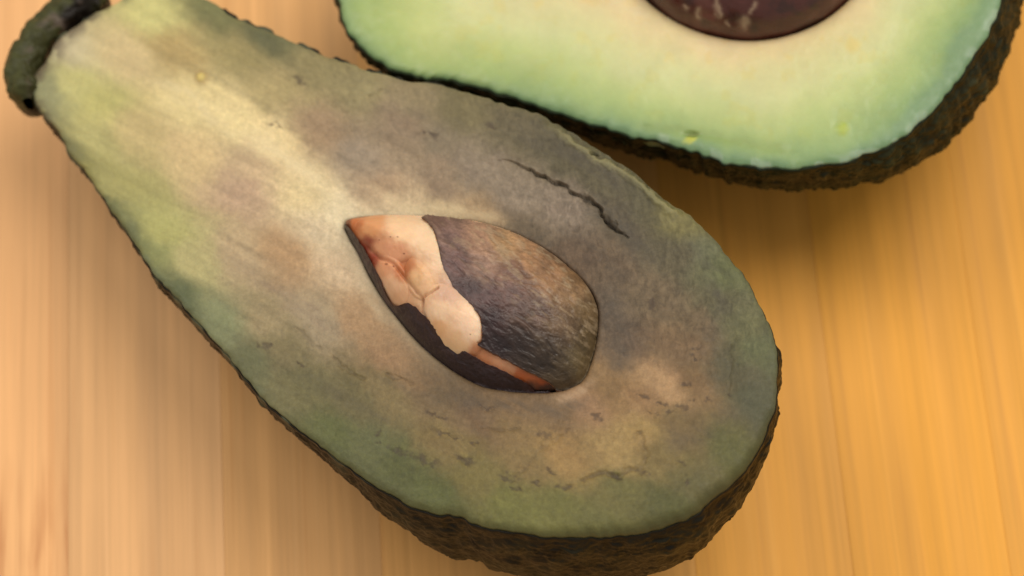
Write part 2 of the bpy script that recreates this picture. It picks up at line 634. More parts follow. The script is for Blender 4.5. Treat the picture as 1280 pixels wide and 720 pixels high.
FLESH1 = [
    (85, 60, 192, 178, 140), (100, 100, 197, 188, 122), (190, 10, 200, 192, 125), (215, 55, 176, 152, 100),
    (160, 70, 204, 181, 132), (130, 130, 190, 181, 112), (60, 110, 142, 139, 100), (240, 130, 220, 199, 142),
    (290, 150, 222, 200, 145), (300, 60, 157, 142, 94), (350, 110, 169, 151, 104), (270, 5, 115, 113, 72),
    (100, 200, 152, 144, 83), (150, 230, 166, 157, 98), (170, 160, 198, 176, 122), (240, 190, 210, 183, 132),
    (320, 200, 198, 170, 132), (300, 235, 184, 154, 124), (380, 240, 220, 196, 146), (335, 175, 222, 198, 146),
    (420, 262, 226, 207, 168), (412, 300, 214, 192, 156), (400, 160, 163, 136, 104), (450, 200, 156, 138, 115),
    (200, 290, 178, 172, 106), (180, 310, 139, 140, 87), (240, 320, 184, 172, 118), (300, 320, 180, 156, 120),
    (360, 320, 174, 140, 101), (430, 335, 198, 172, 138), (270, 400, 128, 130, 92), (330, 400, 153, 135, 99),
    (400, 400, 158, 140, 110), (455, 400, 169, 136, 99), (310, 450, 104, 103, 70), (380, 480, 114, 106, 70),
    (440, 500, 110, 100, 66), (490, 445, 153, 121, 87), (420, 545, 94, 96, 56), (500, 590, 89, 90, 52),
    (460, 560, 98, 98, 63), (560, 560, 126, 107, 67), (600, 520, 120, 97, 70), (560, 500, 121, 100, 70),
    (640, 540, 131, 107, 70), (640, 640, 110, 107, 56), (700, 640, 110, 106, 57), (750, 655, 103, 99, 56),
    (700, 570, 163, 131, 81), (760, 570, 158, 131, 83), (800, 540, 157, 130, 81), (830, 570, 128, 110, 67),
    (850, 540, 121, 101, 66), (870, 600, 99, 92, 57), (830, 630, 90, 88, 50), (780, 610, 105, 99, 57),
    (910, 560, 98, 95, 54), (940, 500, 89, 87, 64), (950, 440, 98, 99, 67), (920, 460, 93, 87, 64),
    (870, 480, 126, 100, 67), (830, 480, 170, 136, 97), (790, 500, 154, 121, 82), (760, 490, 136, 107, 70),
    (730, 505, 154, 120, 87), (780, 430, 105, 87, 68), (760, 395, 105, 90, 72), (850, 430, 127, 103, 74),
    (880, 400, 112, 94, 70), (820, 370, 112, 95, 72), (900, 380, 96, 90, 65), (930, 400, 104, 101, 69),
    (770, 330, 107, 89, 68), (850, 320, 91, 82, 61), (880, 320, 103, 102, 75), (900, 335, 98, 100, 64),
    (850, 268, 121, 112, 70), (800, 250, 91, 84, 61), (750, 222, 94, 86, 64), (780, 275, 86, 76, 59),
    (700, 262, 136, 120, 102), (650, 245, 140, 124, 104), (700, 190, 94, 86, 64), (640, 170, 102, 92, 68),
    (580, 140, 117, 106, 74), (560, 180, 143, 128, 102), (500, 160, 147, 126, 100), (520, 125, 141, 125, 93),
    (600, 210, 140, 124, 104), (550, 230, 142, 121, 97), (480, 235, 169, 141, 110), (500, 256, 204, 180, 142),
    (560, 262, 196, 172, 132), (600, 268, 161, 134, 100), (450, 110, 147, 134, 94), (400, 85, 141, 128, 87),
    (660, 285, 102, 88, 69), (720, 325, 102, 83, 64), (330, 45, 103, 101, 68), (120, 170, 182, 172, 112),
    (125, 250, 105, 107, 68), (165, 295, 98, 101, 69), (90, 185, 112, 109, 73), (220, 368, 98, 103, 69),
    (640, 505, 126, 100, 70), (690, 515, 122, 98, 70), (660, 575, 133, 111, 70), (590, 600, 115, 103, 59),
    (540, 615, 94, 96, 54), (530, 470, 128, 103, 73), (480, 490, 124, 107, 71), (350, 440, 122, 109, 75),
]
CRACK = [(598, 196), (620, 199), (638, 202), (655, 208), (672, 218), (690, 229), (704, 232), (715, 241), (733, 249), (746, 258), (755, 271), (770, 286),
         (783, 294), (798, 297)]
RIDGE = [(668, 150), (700, 168), (722, 182), (745, 200), (770, 210), (800, 230), (830, 255), (852, 274)]
SPECKS = [(806, 496, 6, 3), (828, 506, 4, 2), (836, 512, 4, 3), (852, 509, 7, 4), (867, 503, 3, 3), (886, 499, 4, 4),
          (859, 481, 4, 3), (815, 515, 6, 2), (910, 495, 3, 2), (866, 448, 5, 3), (872, 436, 3, 6), (780, 442, 3, 2),
          (635, 598, 8, 5), (645, 611, 7, 3), (672, 604, 8, 2), (706, 609, 6, 4), (583, 577, 10, 4), (592, 554, 4, 3),
          (475, 541, 4, 4), (472, 554, 3, 2), (500, 565, 12, 5), (530, 578, 16, 6), (680, 545, 9, 5), (745, 521, 6, 3),
          (768, 597, 9, 4), (803, 591, 6, 3), (332, 432, 6, 5), (372, 455, 6, 3), (545, 520, 12, 4), (612, 512, 9, 3),
          (690, 590, 6, 3), (852, 578, 5, 3), (860, 602, 3, 5), (815, 380, 6, 9), (345, 155, 8, 3), (372, 98, 9, 4),
          (540, 170, 8, 3), (615, 160, 7, 4), (560, 545, 14, 3)]
LINES = [([(638, 606), (655, 588), (678, 562), (700, 546), (713, 538)], 2.6, 0.22),
         ([(726, 601), (745, 594), (757, 591), (770, 597), (788, 586), (800, 588), (806, 578), (808, 566), (803, 552),
           (799, 541)], 3.0, 0.42),
         ([(418, 448), (430, 460), (442, 466), (455, 472)], 2.2, 0.42),
         ([(484, 469), (500, 474), (518, 480)], 1.6, 0.38),
         ([(368, 408), (384, 424), (400, 436)], 2.2, 0.22),
         ([(492, 258), (484, 262), (478, 268)], 1.2, 0.22),
         ([(713, 262), (712, 278), (716, 290)], 1.2, 0.18),
         ([(464, 122), (470, 116), (478, 111)], 1.4, 0.45),
         ([(912, 430), (914, 450), (912, 472), (908, 492)], 2.0, 0.2),
         ([(300, 392), (318, 404), (330, 420)], 2.0, 0.14),
         ([(600, 535), (625, 540), (650, 536)], 2.0, 0.22),
         ([(745, 300), (752, 312), (750, 326)], 1.2, 0.16)]


DK, PU, CR = (84, 76, 66), (128, 104, 92), (228, 208, 164)
VEINS_SHADE = [([(395, 150), (450, 165), (520, 176), (600, 195)], 10, .14, DK), ([(420, 192), (500, 212), (570, 226), (640, 236), (700, 254)], 9, .12, DK),
         ([(300, 330), (360, 372), (430, 425)], 9, .22, PU),
         ([(555, 494), (620, 506), (690, 514), (745, 506)], 10, .34, DK), ([(758, 350), (778, 410), (764, 468)], 14, .38, DK),
         ([(858, 300), (890, 350), (908, 402)], 9, .26, DK), ([(690, 275), (745, 312), (785, 356)], 13, .22, DK),
         ([(720, 245), (780, 290), (830, 330)], 12, .38, DK), ([(640, 160), (720, 200), (790, 240)], 12, .36, DK),  # first stroke: soft shading painted along the lower side of the crack
         ([(820, 560), (880, 545), (930, 510)], 13, .22, DK), ([(360, 455), (430, 500), (500, 540)], 11, .18, DK),
         ([(470, 470), (520, 492), (580, 500)], 10, .22, DK), ([(460, 130), (540, 150), (620, 178)], 8, .20, DK),
         ([(296, 152), (350, 188), (400, 234), (434, 264)], 13, .50, CR), ([(462, 234), (520, 256), (580, 266), (630, 277)], 7, .50, (208, 186, 146)),
         ([(420, 290), (438, 330), (466, 378), (500, 418)], 8, .34, (206, 184, 148)), ([(682, 508), (718, 490), (748, 470)], 8, .34, (190, 160, 126)),
         ([(180, 90), (250, 135), (300, 160)], 9, .30, CR), ([(330, 270), (380, 300), (420, 330)], 7, .24, (204, 178, 140))]


def axis_uv(X, Y):
    return X * 0.87 + Y * 0.5, -X * 0.5 + Y * 0.87


def paint1(X, Y, dr, dl):
    wx = 7 * fbm(X / 40, Y / 40, seed=40) + 3 * fbm(X / 11, Y / 11, seed=41)
    wy = 7 * fbm(X / 40, Y / 40, seed=42) + 3 * fbm(X / 11, Y / 11, seed=43)
    c = fields(X + wx, Y + wy, FLESH1, 15.0, 2.2, 1.45)
    u, v = axis_uv(X, Y)
    streak = fbm(u / 110, v / 9 + 0.5 * noise(u / 60, v / 40, seed=49), seed=50, octv=5) * (0.35 + 0.65 * sstep(640, 300, X))
    c = c * (1 + 0.12 * streak)[..., None]
    cloud = fbm(X / 55, Y / 55, seed=52, octv=5)
    c = c * (1 + 0.075 * cloud)[..., None]
    # purplish bruising clouds in the middle
    br = sstep(0.15, 0.8, fbm(u / 75 + 3, v / 30, seed=53)) * sstep(400, 520, X) * sstep(40, 90, dr)
    c = c * (1 - br[..., None] * np.array([0.12, 0.14, 0.13]))
    # fine felted fibres, strongest to the right of the pit
    fw = 5 * fbm(X / 22, Y / 22, seed=54)
    hair = fbm((X + fw) / 3.6, (Y + fw) / 9.0, seed=55, octv=3)
    hair2 = fbm((X - fw) / 9.0, (Y + fw) / 4.2, seed=56, octv=3)
    zone = 0.35 + 0.65 * sstep(560, 720, X) * sstep(470, 400, Y) + 0.25 * sstep(300, 420, X)
    c = c * (1 + (0.17 * hair + 0.11 * hair2) * zone)[..., None]
    gran = 0.6 * noise(X / 2.4, Y / 2.4, seed=57) + 0.6 * noise(X / 5.5, Y / 4.0, seed=68)
    c = c * (1 + 0.10 * gran * sstep(120, 300, X))[..., None]
    # broad oxidised and pale veins along the fruit, plus painted shade by the crack
    vx, vy = X + 9 * fbm(X / 30, Y / 30, seed=58), Y + 9 * fbm(X / 30, Y / 30, seed=59)
    for pts, w, k, rgb in VEINS_SHADE:
        d, f, s = polydist(vx, vy, pts)
        e = sstep(0, 0.2, f) * sstep(1, 0.8, f) + 0.25
        c = mix(c, np.broadcast_to(lin(rgb), c.shape), np.clip(k * e * np.exp(-(d / w) ** 2) * (0.75 + 0.5 * fbm(u / 40, v / 6, seed=63)), 0, 1))
    # fissures and flecks painted darker than the flesh
    dark = lin((72, 58, 48))
    jx, jy = X + 3.2 * fbm(X / 9, Y / 9, seed=60), Y + 3.2 * fbm(X / 9, Y / 9, seed=61)
    for pts, w, k in LINES:
        d, f, s = polydist(jx, jy, pts)
        c = mix(c, np.broadcast_to(dark, c.shape), 1.3 * k * np.exp(-(d / w) ** 2) * (0.55 + 0.45 * noise(X / 9, Y / 9, seed=62)))
    fx, fy = X + 6 * fbm(X / 8, Y / 8, seed=160), Y + 4 * fbm(X / 8, Y / 8, seed=161)
    rough_edge = 0.55 * fbm(X / 5, Y / 5, seed=162)
    for (sx, sy, ra, rb) in SPECKS:
        dx, dy = fx - sx, fy - sy
        d = np.hypot((dx * 0.94 + dy * 0.34) / (ra * 1.25), (-dx * 0.34 + dy * 0.94) / (rb * 0.95)) + rough_edge
        c = mix(c, np.broadcast_to(dark, c.shape), 0.62 * sstep(1.35, 0.2, d))
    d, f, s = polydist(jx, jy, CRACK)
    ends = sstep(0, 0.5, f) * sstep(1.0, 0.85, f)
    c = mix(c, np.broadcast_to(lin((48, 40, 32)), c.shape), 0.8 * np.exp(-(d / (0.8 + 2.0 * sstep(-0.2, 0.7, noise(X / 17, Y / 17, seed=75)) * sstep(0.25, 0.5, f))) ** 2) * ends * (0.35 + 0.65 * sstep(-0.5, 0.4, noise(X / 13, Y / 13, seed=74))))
    # olive ridge under the rim and its little hole
    d, f, s = polydist(jx, jy, RIDGE)
    ends = sstep(0, 0.25, f) * sstep(1.0, 0.9, f)
    c = mix(c, np.broadcast_to(lin((158, 150, 104)), c.shape), 0.5 * np.exp(-(d / 4.5) ** 2) * ends)
    d = np.hypot((jx - 741) / 6, (jy - 192) / 3.6)
    c = mix(c, np.broadcast_to(lin((50, 46, 26)), c.shape), 0.8 * sstep(1.2, 0.5, d))
    # pale yellow dot in the neck with its halo
    d = np.hypot(X - 252, Y - 98)
    c = mix(c, np.broadcast_to(lin((166, 136, 82)), c.shape), 0.5 * sstep(13, 6, d))
    c = mix(c, np.broadcast_to(lin((214, 190, 112)), c.shape), 0.9 * sstep(6.5, 3.5, d))
    # thin grey-green line under the skin
    edge = np.exp(-(dr / 6.0)) * (0.65 + 0.35 * noise(X / 14, Y / 14, seed=64))
    c = mix(c, np.broadcast_to(lin((92, 92, 62)), c.shape), 0.55 * edge)
    eg = sstep(14, 3, dr) * sstep(0.1, 0.6, noise(X / 18, Y / 18, seed=66))
    c = mix(c, np.broadcast_to(lin((106, 112, 84)), c.shape), 0.5 * eg * sstep(420, 260, X))
    low_rim = sstep(480, 600, Y + 0.1 * (X - 600)) * sstep(13, 1, dr + 4 * fbm(X / 12, Y / 12, seed=69))
    c = mix(c, np.broadcast_to(lin((78, 74, 38)), c.shape), 0.6 * low_rim)
    # dry brown end below the stem
    st = sstep(26, 4, dr) * sstep(185, 95, X + Y * 0.55) * sstep(-0.3, 0.4, fbm(X / 16, Y / 16, seed=67) + 0.2)
    c = mix(c, np.broadcast_to(lin((92, 76, 62)), c.shape), 0.75 * st)
    # pale lip round the pit
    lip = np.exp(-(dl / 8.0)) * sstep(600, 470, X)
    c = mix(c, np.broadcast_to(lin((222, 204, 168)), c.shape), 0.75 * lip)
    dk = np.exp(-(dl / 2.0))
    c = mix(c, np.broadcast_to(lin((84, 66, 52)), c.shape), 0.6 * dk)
    return c * GAIN


def relief1(X, Y, dr, dl):
    u, v = axis_uv(X, Y)
    h = 0.00045 * fbm(X / 120, Y / 120, seed=70, octv=3)
    h = h + 0.00005 * fbm(u / 60, v / 12, seed=71)
    h = h + 0.000015 * fbm(X / 10, Y / 10, seed=72)
    h = h + 0.00002 * noise(X / 3.2, Y / 3.6, seed=73)
    jx, jy = X + 3.2 * fbm(X / 9, Y / 9, seed=60), Y + 3.2 * fbm(X / 9, Y / 9, seed=61)
    d, f, s = polydist(jx, jy, CRACK)
    ends = sstep(0, 0.4, f) * sstep(1.0, 0.8, f)
    up = (s < 0)
    h = h + ends * np.where(up, 0.0007 * np.exp(-d / 22), -0.0001 * np.exp(-d / 16)) - 0.0007 * ends * np.exp(-(d / (1.2 + 2.0 * sstep(-0.2, 0.7, noise(X / 17, Y / 17, seed=75)) * sstep(0.25, 0.5, f))) ** 2) * (0.4 + 0.6 * sstep(-0.5, 0.4, noise(X / 13, Y / 13, seed=74)))
    for pts, w, k in LINES:
        d, f, s = polydist(jx, jy, pts)
        h = h - 0.0005 * k * np.exp(-(d / (w * 1.1)) ** 2)
    fx, fy = X + 6 * fbm(X / 8, Y / 8, seed=160), Y + 4 * fbm(X / 8, Y / 8, seed=161)
    for (sx, sy, ra, rb) in SPECKS:
        d = np.hypot((fx - sx) / (ra * 1.2), (fy - sy) / rb)
        h = h - 0.00009 * sstep(1.4, 0.3, d)
    d, f, s = polydist(jx, jy, RIDGE)
    ends = sstep(0, 0.2, f) * sstep(1.0, 0.9, f)
    h = h + 0.0005 * ends * np.exp(-(d / 7) ** 2) - 0.0012 * ends * (s < 0) * (1 - np.exp(-(d / 7) ** 2)) * sstep(0, 5, d) * sstep(30, 6, d)
    d = np.hypot((jx - 741) / 6, (jy - 192) / 3.6)
    h = h - 0.0011 * sstep(1.3, 0.3, d)
    d = np.hypot(X - 252, Y - 98)
    h = h + 0.00035 * sstep(7, 3, d)
    # a soft dent right of the pit, the rim curling up around it
    d = np.hypot((X - 905) / 26, (Y - 455) / 70)
    h = h - 0.0008 * sstep(1.2, 0.0, d)
    h = h + 0.00035 * np.exp(-(dl / 9.0)) - 0.0006 * np.exp(-(dl / 2.5))
    return h


def skin_paint1(S, bump, cid, low, lump):
    base = lin((25, 24, 14))
    ridge = lin((58, 51, 31))
    olive = lin((48, 45, 26))
    black = lin((17, 14, 10))
    c = np.broadcast_to(base, S.shape).copy()
    c = mix(c, np.broadcast_to(ridge, S.shape), np.clip(bump * 0.34 + 0.45 * lump + 0.1 * low, 0, 1))
    c = mix(c, np.broadcast_to(olive, S.shape), 0.5 * sstep(0.0, 0.7, low))
    c = mix(c, np.broadcast_to(black, S.shape), 0.75 * sstep(0.0, 0.6, fbm(S[..., 0] * 230, S[..., 1] * 230, S[..., 2] * 420, 90)))
    edge = np.zeros(S.shape[:2])
    edge[:] = np.clip(1 - (np.arange(len(S)) - 4) / 26.0, 0, 1)[:, None]
    c = mix(c, np.broadcast_to(lin((22, 19, 10)), S.shape), edge * 0.9)
    # paler grey-green beads where the hide meets the flesh along the neck
    beads = edge * sstep(-0.012, -0.036, S[..., 0]) * sstep(-0.35, 0.35, noise(S[..., 0] * 420, S[..., 1] * 420, seed=95))
    c = mix(c, np.broadcast_to(lin((92, 94, 70)), S.shape), 0.8 * beads)
    return c


def skin_w1(ang, R):
    # thicker hide along the lower left, almost none under the far rim
    d = np.array([-0.5, 0.87])
    v = (R - np.array([560, 340])) @ d / 260
    w = 1.7 + 0.9 * np.clip(v, -1, 1)
    w = w * (1 + 0.35 * noise(R[:, 0] / 17, R[:, 1] / 17, seed=91))
    # knobs of hide standing out along the far side of the neck
    far = (v < 0) * sstep(640, 470, R[:, 0])
    w = w + far * 5.5 * sstep(0.0, 0.5, noise(R[:, 0] / 15, R[:, 1] / 15, seed=93))
    return np.clip(w, 0.8, 6)


def neck1(R):
    return sstep(560, 150, R[:, 0] * 0.87 + R[:, 1] * 0.5)


b1 = PL1.at(np.array(C1[0], float), np.array(C1[1], float), np.array(-0.036))
root1 = thing('avocado_half', 'overripe avocado half with grey brown bruised flesh and cracked surface', 'avocado',
              (b1[0], b1[1], 0.0))
O1 = np.array([b1[0], b1[1], 0.0])
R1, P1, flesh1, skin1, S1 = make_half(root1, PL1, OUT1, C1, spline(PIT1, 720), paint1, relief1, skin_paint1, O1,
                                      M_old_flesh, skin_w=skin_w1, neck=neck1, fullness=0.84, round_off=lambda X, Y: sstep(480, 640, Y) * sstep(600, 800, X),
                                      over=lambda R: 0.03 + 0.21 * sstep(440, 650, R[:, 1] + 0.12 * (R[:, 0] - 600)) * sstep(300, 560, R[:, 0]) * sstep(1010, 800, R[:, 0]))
print('half 1 lowest point', S1[..., 2].min())

# --- the dried stem end: a dark knobbly collar wrapped round the tip of the neck
path = spline([(30, 122), (26, 104), (27, 80), (34, 58), (46, 36), (64, 17), (88, 2), (112, -8), (130, -12)], 150, closed=False)
tt = np.linspace(0, 1, len(path))
tn = np.gradient(path, axis=0)
tn /= np.linalg.norm(tn, axis=1, keepdims=True)
on = np.c_[tn[:, 1], -tn[:, 0]]
phi = np.linspace(0, 2 * np.pi, 72, endpoint=False)
rad = (21 - 5.0 * tt) * np.clip(np.sin(np.clip(tt * 1.0, 0, 1) * np.pi) * 6, 0.05, 1) ** 0.5
ox = path[None, :, 0] + on[None, :, 0] * rad[None] * np.cos(phi)[:, None]
oy = path[None, :, 1] + on[None, :, 1] * rad[None] * np.cos(phi)[:, None]
hz = 0.00012 * rad[None] * np.sin(phi)[:, None] - 0.0011
hz = np.where(np.sin(phi)[:, None] < 0, hz * 2.2, hz)
T = PL1.at(ox, oy, hz)
cen = PL1.at(path[:, 0], path[:, 1], np.full(len(path), -0.0011))[None]
dirn = T - cen
dirn /= np.linalg.norm(dirn, axis=-1, keepdims=True)
f1, f2, cid = worley(T[..., 0] * 420, T[..., 1] * 420, T[..., 2] * 420, 15)
lw = fbm(T[..., 0] * 300, T[..., 1] * 300, T[..., 2] * 300, 17, 3)
T = T + dirn * (0.0003 * (np.clip((f2 - f1) * 1.6, 0, 1) - 0.5) + 0.0005 * lw)[..., None]
k1 = sstep(-0.1, 0.5, fbm(T[..., 0] * 210, T[..., 1] * 210, T[..., 2] * 210, 18, 3))
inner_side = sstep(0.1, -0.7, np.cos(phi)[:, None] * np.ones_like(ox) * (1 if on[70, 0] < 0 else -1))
tc_ = np.broadcast_to(lin((64, 64, 34)), T.shape).copy()
tc_ = mix(tc_, np.broadcast_to(lin((32, 28, 19)), T.shape), k1)
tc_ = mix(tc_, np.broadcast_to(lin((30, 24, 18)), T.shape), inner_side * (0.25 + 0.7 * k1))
k2 = inner_side * sstep(0.1, 0.6, fbm(T[..., 0] * 330, T[..., 1] * 330, T[..., 2] * 330, 19, 3))
tc_ = mix(tc_, np.broadcast_to(lin((104, 88, 78)), T.shape), 0.8 * k2)
stem = grid_mesh('stem_end', np.swapaxes(T, 0, 1), M_skin, root1, O1, np.swapaxes(tc_, 0, 1))
stem['label'] = 'dark knobbly dried stem end of the overripe half'

# ================================================================== the pit of the brown half
pit_out = spline(PIT1, 720)


def dome1(X, Y):
    """height of the bare kernel above the cut face, at a sheet place"""
    pts = np.c_[X.ravel(), Y.ravel()]
    hit = ray_hits(C1, pts, pit_out)
    c = np.asarray(C1)
    rho = np.hypot(*(pts - c).T) / np.hypot(*(hit - c).T)
    rho = rho.reshape(X.shape)
    H = 0.0088
    return H * np.clip(1 - np.clip(rho, 0, 1) ** 2.0, 0, 1) ** 0.56 - 0.0006, rho


LUMPS = [((492, 292), (62, 34), 10, 0.0009), ((538, 318), (26, 46), -10, 0.0009), ((526, 347), (19, 27), -30, 0.0010),
         ((486, 350), (22, 38), -32, 0.0009), ((567, 398), (47, 28), 47, 0.0017), ((560, 345), (20, 40), -32, 0.0007)]
CREASE = [[(452, 302), (464, 314), (476, 325), (492, 331), (503, 345), (513, 356), (521, 367), (530, 374)],
          [(530, 373), (541, 369), (551, 362)], [(530, 374), (528, 390), (533, 400)]]


def lift(pl, x, y, hf):
    """places on the sheet whose point at height hf stands where (x, y) is drawn"""
    x, y = np.asarray(x, float), np.asarray(y, float)
    gx, gy = x.copy(), y.copy()
    for _ in range(7):
        h = hf(gx, gy)
        p = pl.at(gx, gy, h)
        r = p - EYE
        d = r @ FWD
        qx = 640 + FPX * (r @ RIGHT) / d
        qy = 360 - FPX * (r @ UP) / d
        gx, gy = gx + 0.8 * (x - qx), gy + 0.8 * (y - qy)
    return gx, gy


TEAR = [(527, 273), (535, 279), (543, 290), (549, 310), (553, 330), (562, 350), (575, 370), (590, 383), (600, 396), (603, 412),
        (602, 428), (597, 432), (612, 440), (632, 450), (650, 460), (672, 471), (690, 480), (702, 486)]
COAT_EDGE = [(532, 271), (560, 273), (600, 279), (640, 291), (670, 305), (690, 318), (710, 333), (728, 350), (741, 370), (747, 388),
             (747, 405), (746, 420), (742, 440), (738, 453), (732, 467), (724, 477), (714, 483), (704, 487)]


def on_dome(pts):
    p = np.array(pts, float)
    gx, gy = lift(PL1, p[:, 0], p[:, 1], lambda a, b: dome1(a, b)[0])
    return list(zip(gx, gy))


def inside(X, Y, poly):
    r = np.zeros(X.shape, bool)
    n = len(poly)
    for i in range(n):
        (ax, ay), (bx, by) = poly[i], poly[(i + 1) % n]
        if ay == by:
            continue
        m = ((ay > Y) != (by > Y)) & (X < (bx - ax) * (Y - ay) / (by - ay) + ax)
        r ^= m
    return r


LUMPS = [(on_dome([c])[0], ab, dg, hh) for c, ab, dg, hh in LUMPS]
CREASE = [on_dome(c) for c in CREASE]
TEAR_D = on_dome(TEAR)
COAT_POLY = TEAR_D + on_dome(COAT_EDGE)[::-1]


def kernel_h(X, Y):
    h, rho = dome1(X, Y)
    add = np.zeros_like(X)
    for (cx, cy), (ra, rb), deg, hh in LUMPS:
        a = math.radians(deg)
        dx, dy = X - cx, Y - cy
        q = ((dx * math.cos(a) + dy * math.sin(a)) / ra) ** 2 + ((-dx * math.sin(a) + dy * math.cos(a)) / rb) ** 2
        add = np.maximum(add, hh * np.sqrt(np.clip(1 - q, 0, 1)))
    for cr in CREASE:
        d, f, s = polydist(X, Y, cr)
        add = add - 0.0004 * np.exp(-(d / 2.0) ** 2) * sstep(0, .12, f) * sstep(1, .88, f)
    add = add + 0.00008 * fbm(X / 9, Y / 9, seed=80)
    d, f, s = polydist(X, Y, TEAR_D)
    ins = inside(X, Y, COAT_POLY)
    add = np.where(ins, np.minimum(add, 0.0003) - 0.0004 * sstep(0, 3, d), add)
    return h + add * sstep(1.0, 0.86, rho), rho


pr = thing('avocado_pit', 'split oval pit with dark papery coat torn off its pale peach kernel', 'pit', O1 + np.array([0, 0, 0.022]))
OP1 = O1 + np.array([0, 0, 0.022])
# kernel: dome with cotyledon lumps on top, hull below
n_c, n_r = 640, 190
ring = ray_hits(C1, spline(PIT1, n_c), pit_out)
tr = np.linspace(0.001, 1, n_r)
KX = C1[0] + (ring[None, :, 0] - C1[0]) * tr[:, None] * 0.985
KY = C1[1] + (ring[None, :, 1] - C1[1]) * tr[:, None] * 0.985
kh, krho = kernel_h(KX, KY)
K = PL1.at(KX, KY, kh)
top_sheet = lambda gx, gy: dome1(gx, gy)[0]
# colours: where each point of the dome appears on the sheet drawing
rr = K - EYE
dd = rr @ FWD
QX, QY = 640 + FPX * (rr @ RIGHT) / dd, 360 - FPX * (rr @ UP) / dd
KT = [(440, 282, 196, 112, 62), (462, 286, 226, 160, 106), (500, 288, 244, 202, 156), (530, 295, 246, 208, 166), (545, 320, 240, 200, 160),
      (475, 310, 224, 158, 114), (460, 308, 140, 52, 34), (466, 325, 156, 66, 42), (478, 335, 226, 160, 116), (490, 355, 234, 184, 142),
      (505, 375, 226, 172, 128), (520, 345, 236, 186, 134), (535, 355, 240, 192, 146), (557, 362, 220, 176, 146), (550, 390, 252, 212, 172),  # lower lumps painted lighter to offset the shade on that side
      (585, 410, 252, 212, 176), (570, 425, 244, 196, 146), (545, 410, 236, 182, 130), (600, 445, 196, 128, 84), (630, 462, 212, 150, 108),
      (650, 475, 178, 92, 42), (690, 487, 160, 76, 34), (506, 338, 190, 112, 66), (490, 315, 226, 160, 118)]
kc = fields(QX + 3 * fbm(QX / 9, QY / 9, seed=81), QY + 3 * fbm(QX / 9, QY / 9, seed=82), KT, 6.0, 2.2)
for cr in CREASE:
    d, f, s = polydist(KX, KY, cr)
    kc = mix(kc, np.broadcast_to(lin((150, 82, 40)), kc.shape), 0.45 * np.exp(-(d / 2.0) ** 2) * (0.6 + 0.4 * noise(KX / 6, KY / 6, seed=83)))
for (sx, sy, r0) in ((505, 317, 1.7), (497, 296, 1.5), (488, 296, 1.2), (483, 330, 2.4), (492, 333, 1.6), (474, 300, 1.3), (588, 418, 1.2)):
    kc = mix(kc, np.broadcast_to(lin((120, 60, 30)), kc.shape), 0.7 * sstep(r0 * 1.3, r0 * .4, np.hypot(QX - sx, (QY - sy) * 1.4)))
kc = kc * (1 + 0.05 * fbm(KX / 14, KY / 14, seed=84))[..., None]
# bits of the coat left along the upper edge
edge_bits = sstep(0.93, 0.985, krho + 0.02 * noise(KX / 7, KY / 7, seed=85))
kc = mix(kc, np.broadcast_to(lin((66, 44, 34)), kc.shape), edge_bits * 0.95)
hull, hcol = [], []
for a in np.linspace(0, np.pi / 2, 22)[1:]:
    q = max(math.cos(a), 1e-3) * 0.985
    hx = C1[0] + (ring[:, 0] - C1[0]) * q
    hy = C1[1] + (ring[:, 1] - C1[1]) * q
    hull.append(PL1.at(hx, hy, kh[-1] - 0.0125 * math.sin(a)))
    hcol.append(np.broadcast_to(lin((60, 40, 34)), (n_c, 3)))
K = np.concatenate([K, np.array(hull)])
kc = np.concatenate([kc, np.array(hcol)])
kern = grid_mesh('kernel', K[:, ::-1], M_kernel, pr, OP1, kc[:, ::-1] * GAIN)
kern['label'] = 'pale peach lumpy kernel laid bare on one side of the pit'


def coat_piece(name, edge_a, edge_b, n, m, paint, thick, seed, label, curl=0.0003):
    """a shell of seed coat between two drawn edges, with its own thickness and torn rims"""
    A = spline(edge_a, n, closed=False)
    B = spline(edge_b, n, closed=False)
    s = np.linspace(0, 1, n)
    jag = 0.7 * noise(s * n / 9, s * 0 + 2, seed=seed) + 0.5 * noise(s * n / 3.5, s * 0 + 5, seed=seed + 1)
    dirs = (B - A)
    ln = np.linalg.norm(dirs, axis=1, keepdims=True)
    A = A + dirs / np.maximum(ln, 1) * (jag * np.clip(ln[:, 0] / 12, 0, 1))[:, None]
    t = np.linspace(0, 1, m)
    X = A[None, :, 0] + (B - A)[None, :, 0] * t[:, None]
    Y = A[None, :, 1] + (B - A)[None, :, 1] * t[:, None]
    gx, gy = lift(PL1, X, Y, lambda a, b: dome1(a, b)[0] + thick)
    h = dome1(gx, gy)[0] + thick
    u = X * 0.8 + Y * 0.6
    v = -X * 0.6 + Y * 0.8
    wr = fbm(u / 24 + 0.6 * noise(v / 12, u / 30, seed=seed + 4), v / 11.0 + 0.5 * noise(u / 17, v / 20, seed=seed + 5), seed=seed + 2, octv=4)
    wr2 = fbm(u / 12, v / 4, seed=seed + 3, octv=3)
    d_edge = np.minimum(t[:, None] * ln[None, :, 0], 1e9)
    h = h + 0.00020 * wr + 0.00006 * wr2 + curl * np.exp(-d_edge / 6)
    V = PL1.at(gx, gy, h)
    col = paint(X, Y, wr, wr2, d_edge)
    rim0 = PL1.at(gx[0], gy[0], h[0] - thick * 1.2)
    rim1 = PL1.at(gx[-1], gy[-1], h[-1] - 0.003)
    V = np.concatenate([rim0[None], V, rim1[None]])
    col = np.concatenate([col[:1] * 0 + lin((150, 96, 60)), col, col[-1:]])
    o = grid_mesh(name, V, M_coat, pr, OP1, col * GAIN, wrap=False)
    if label:
        o['label'] = label
    return o


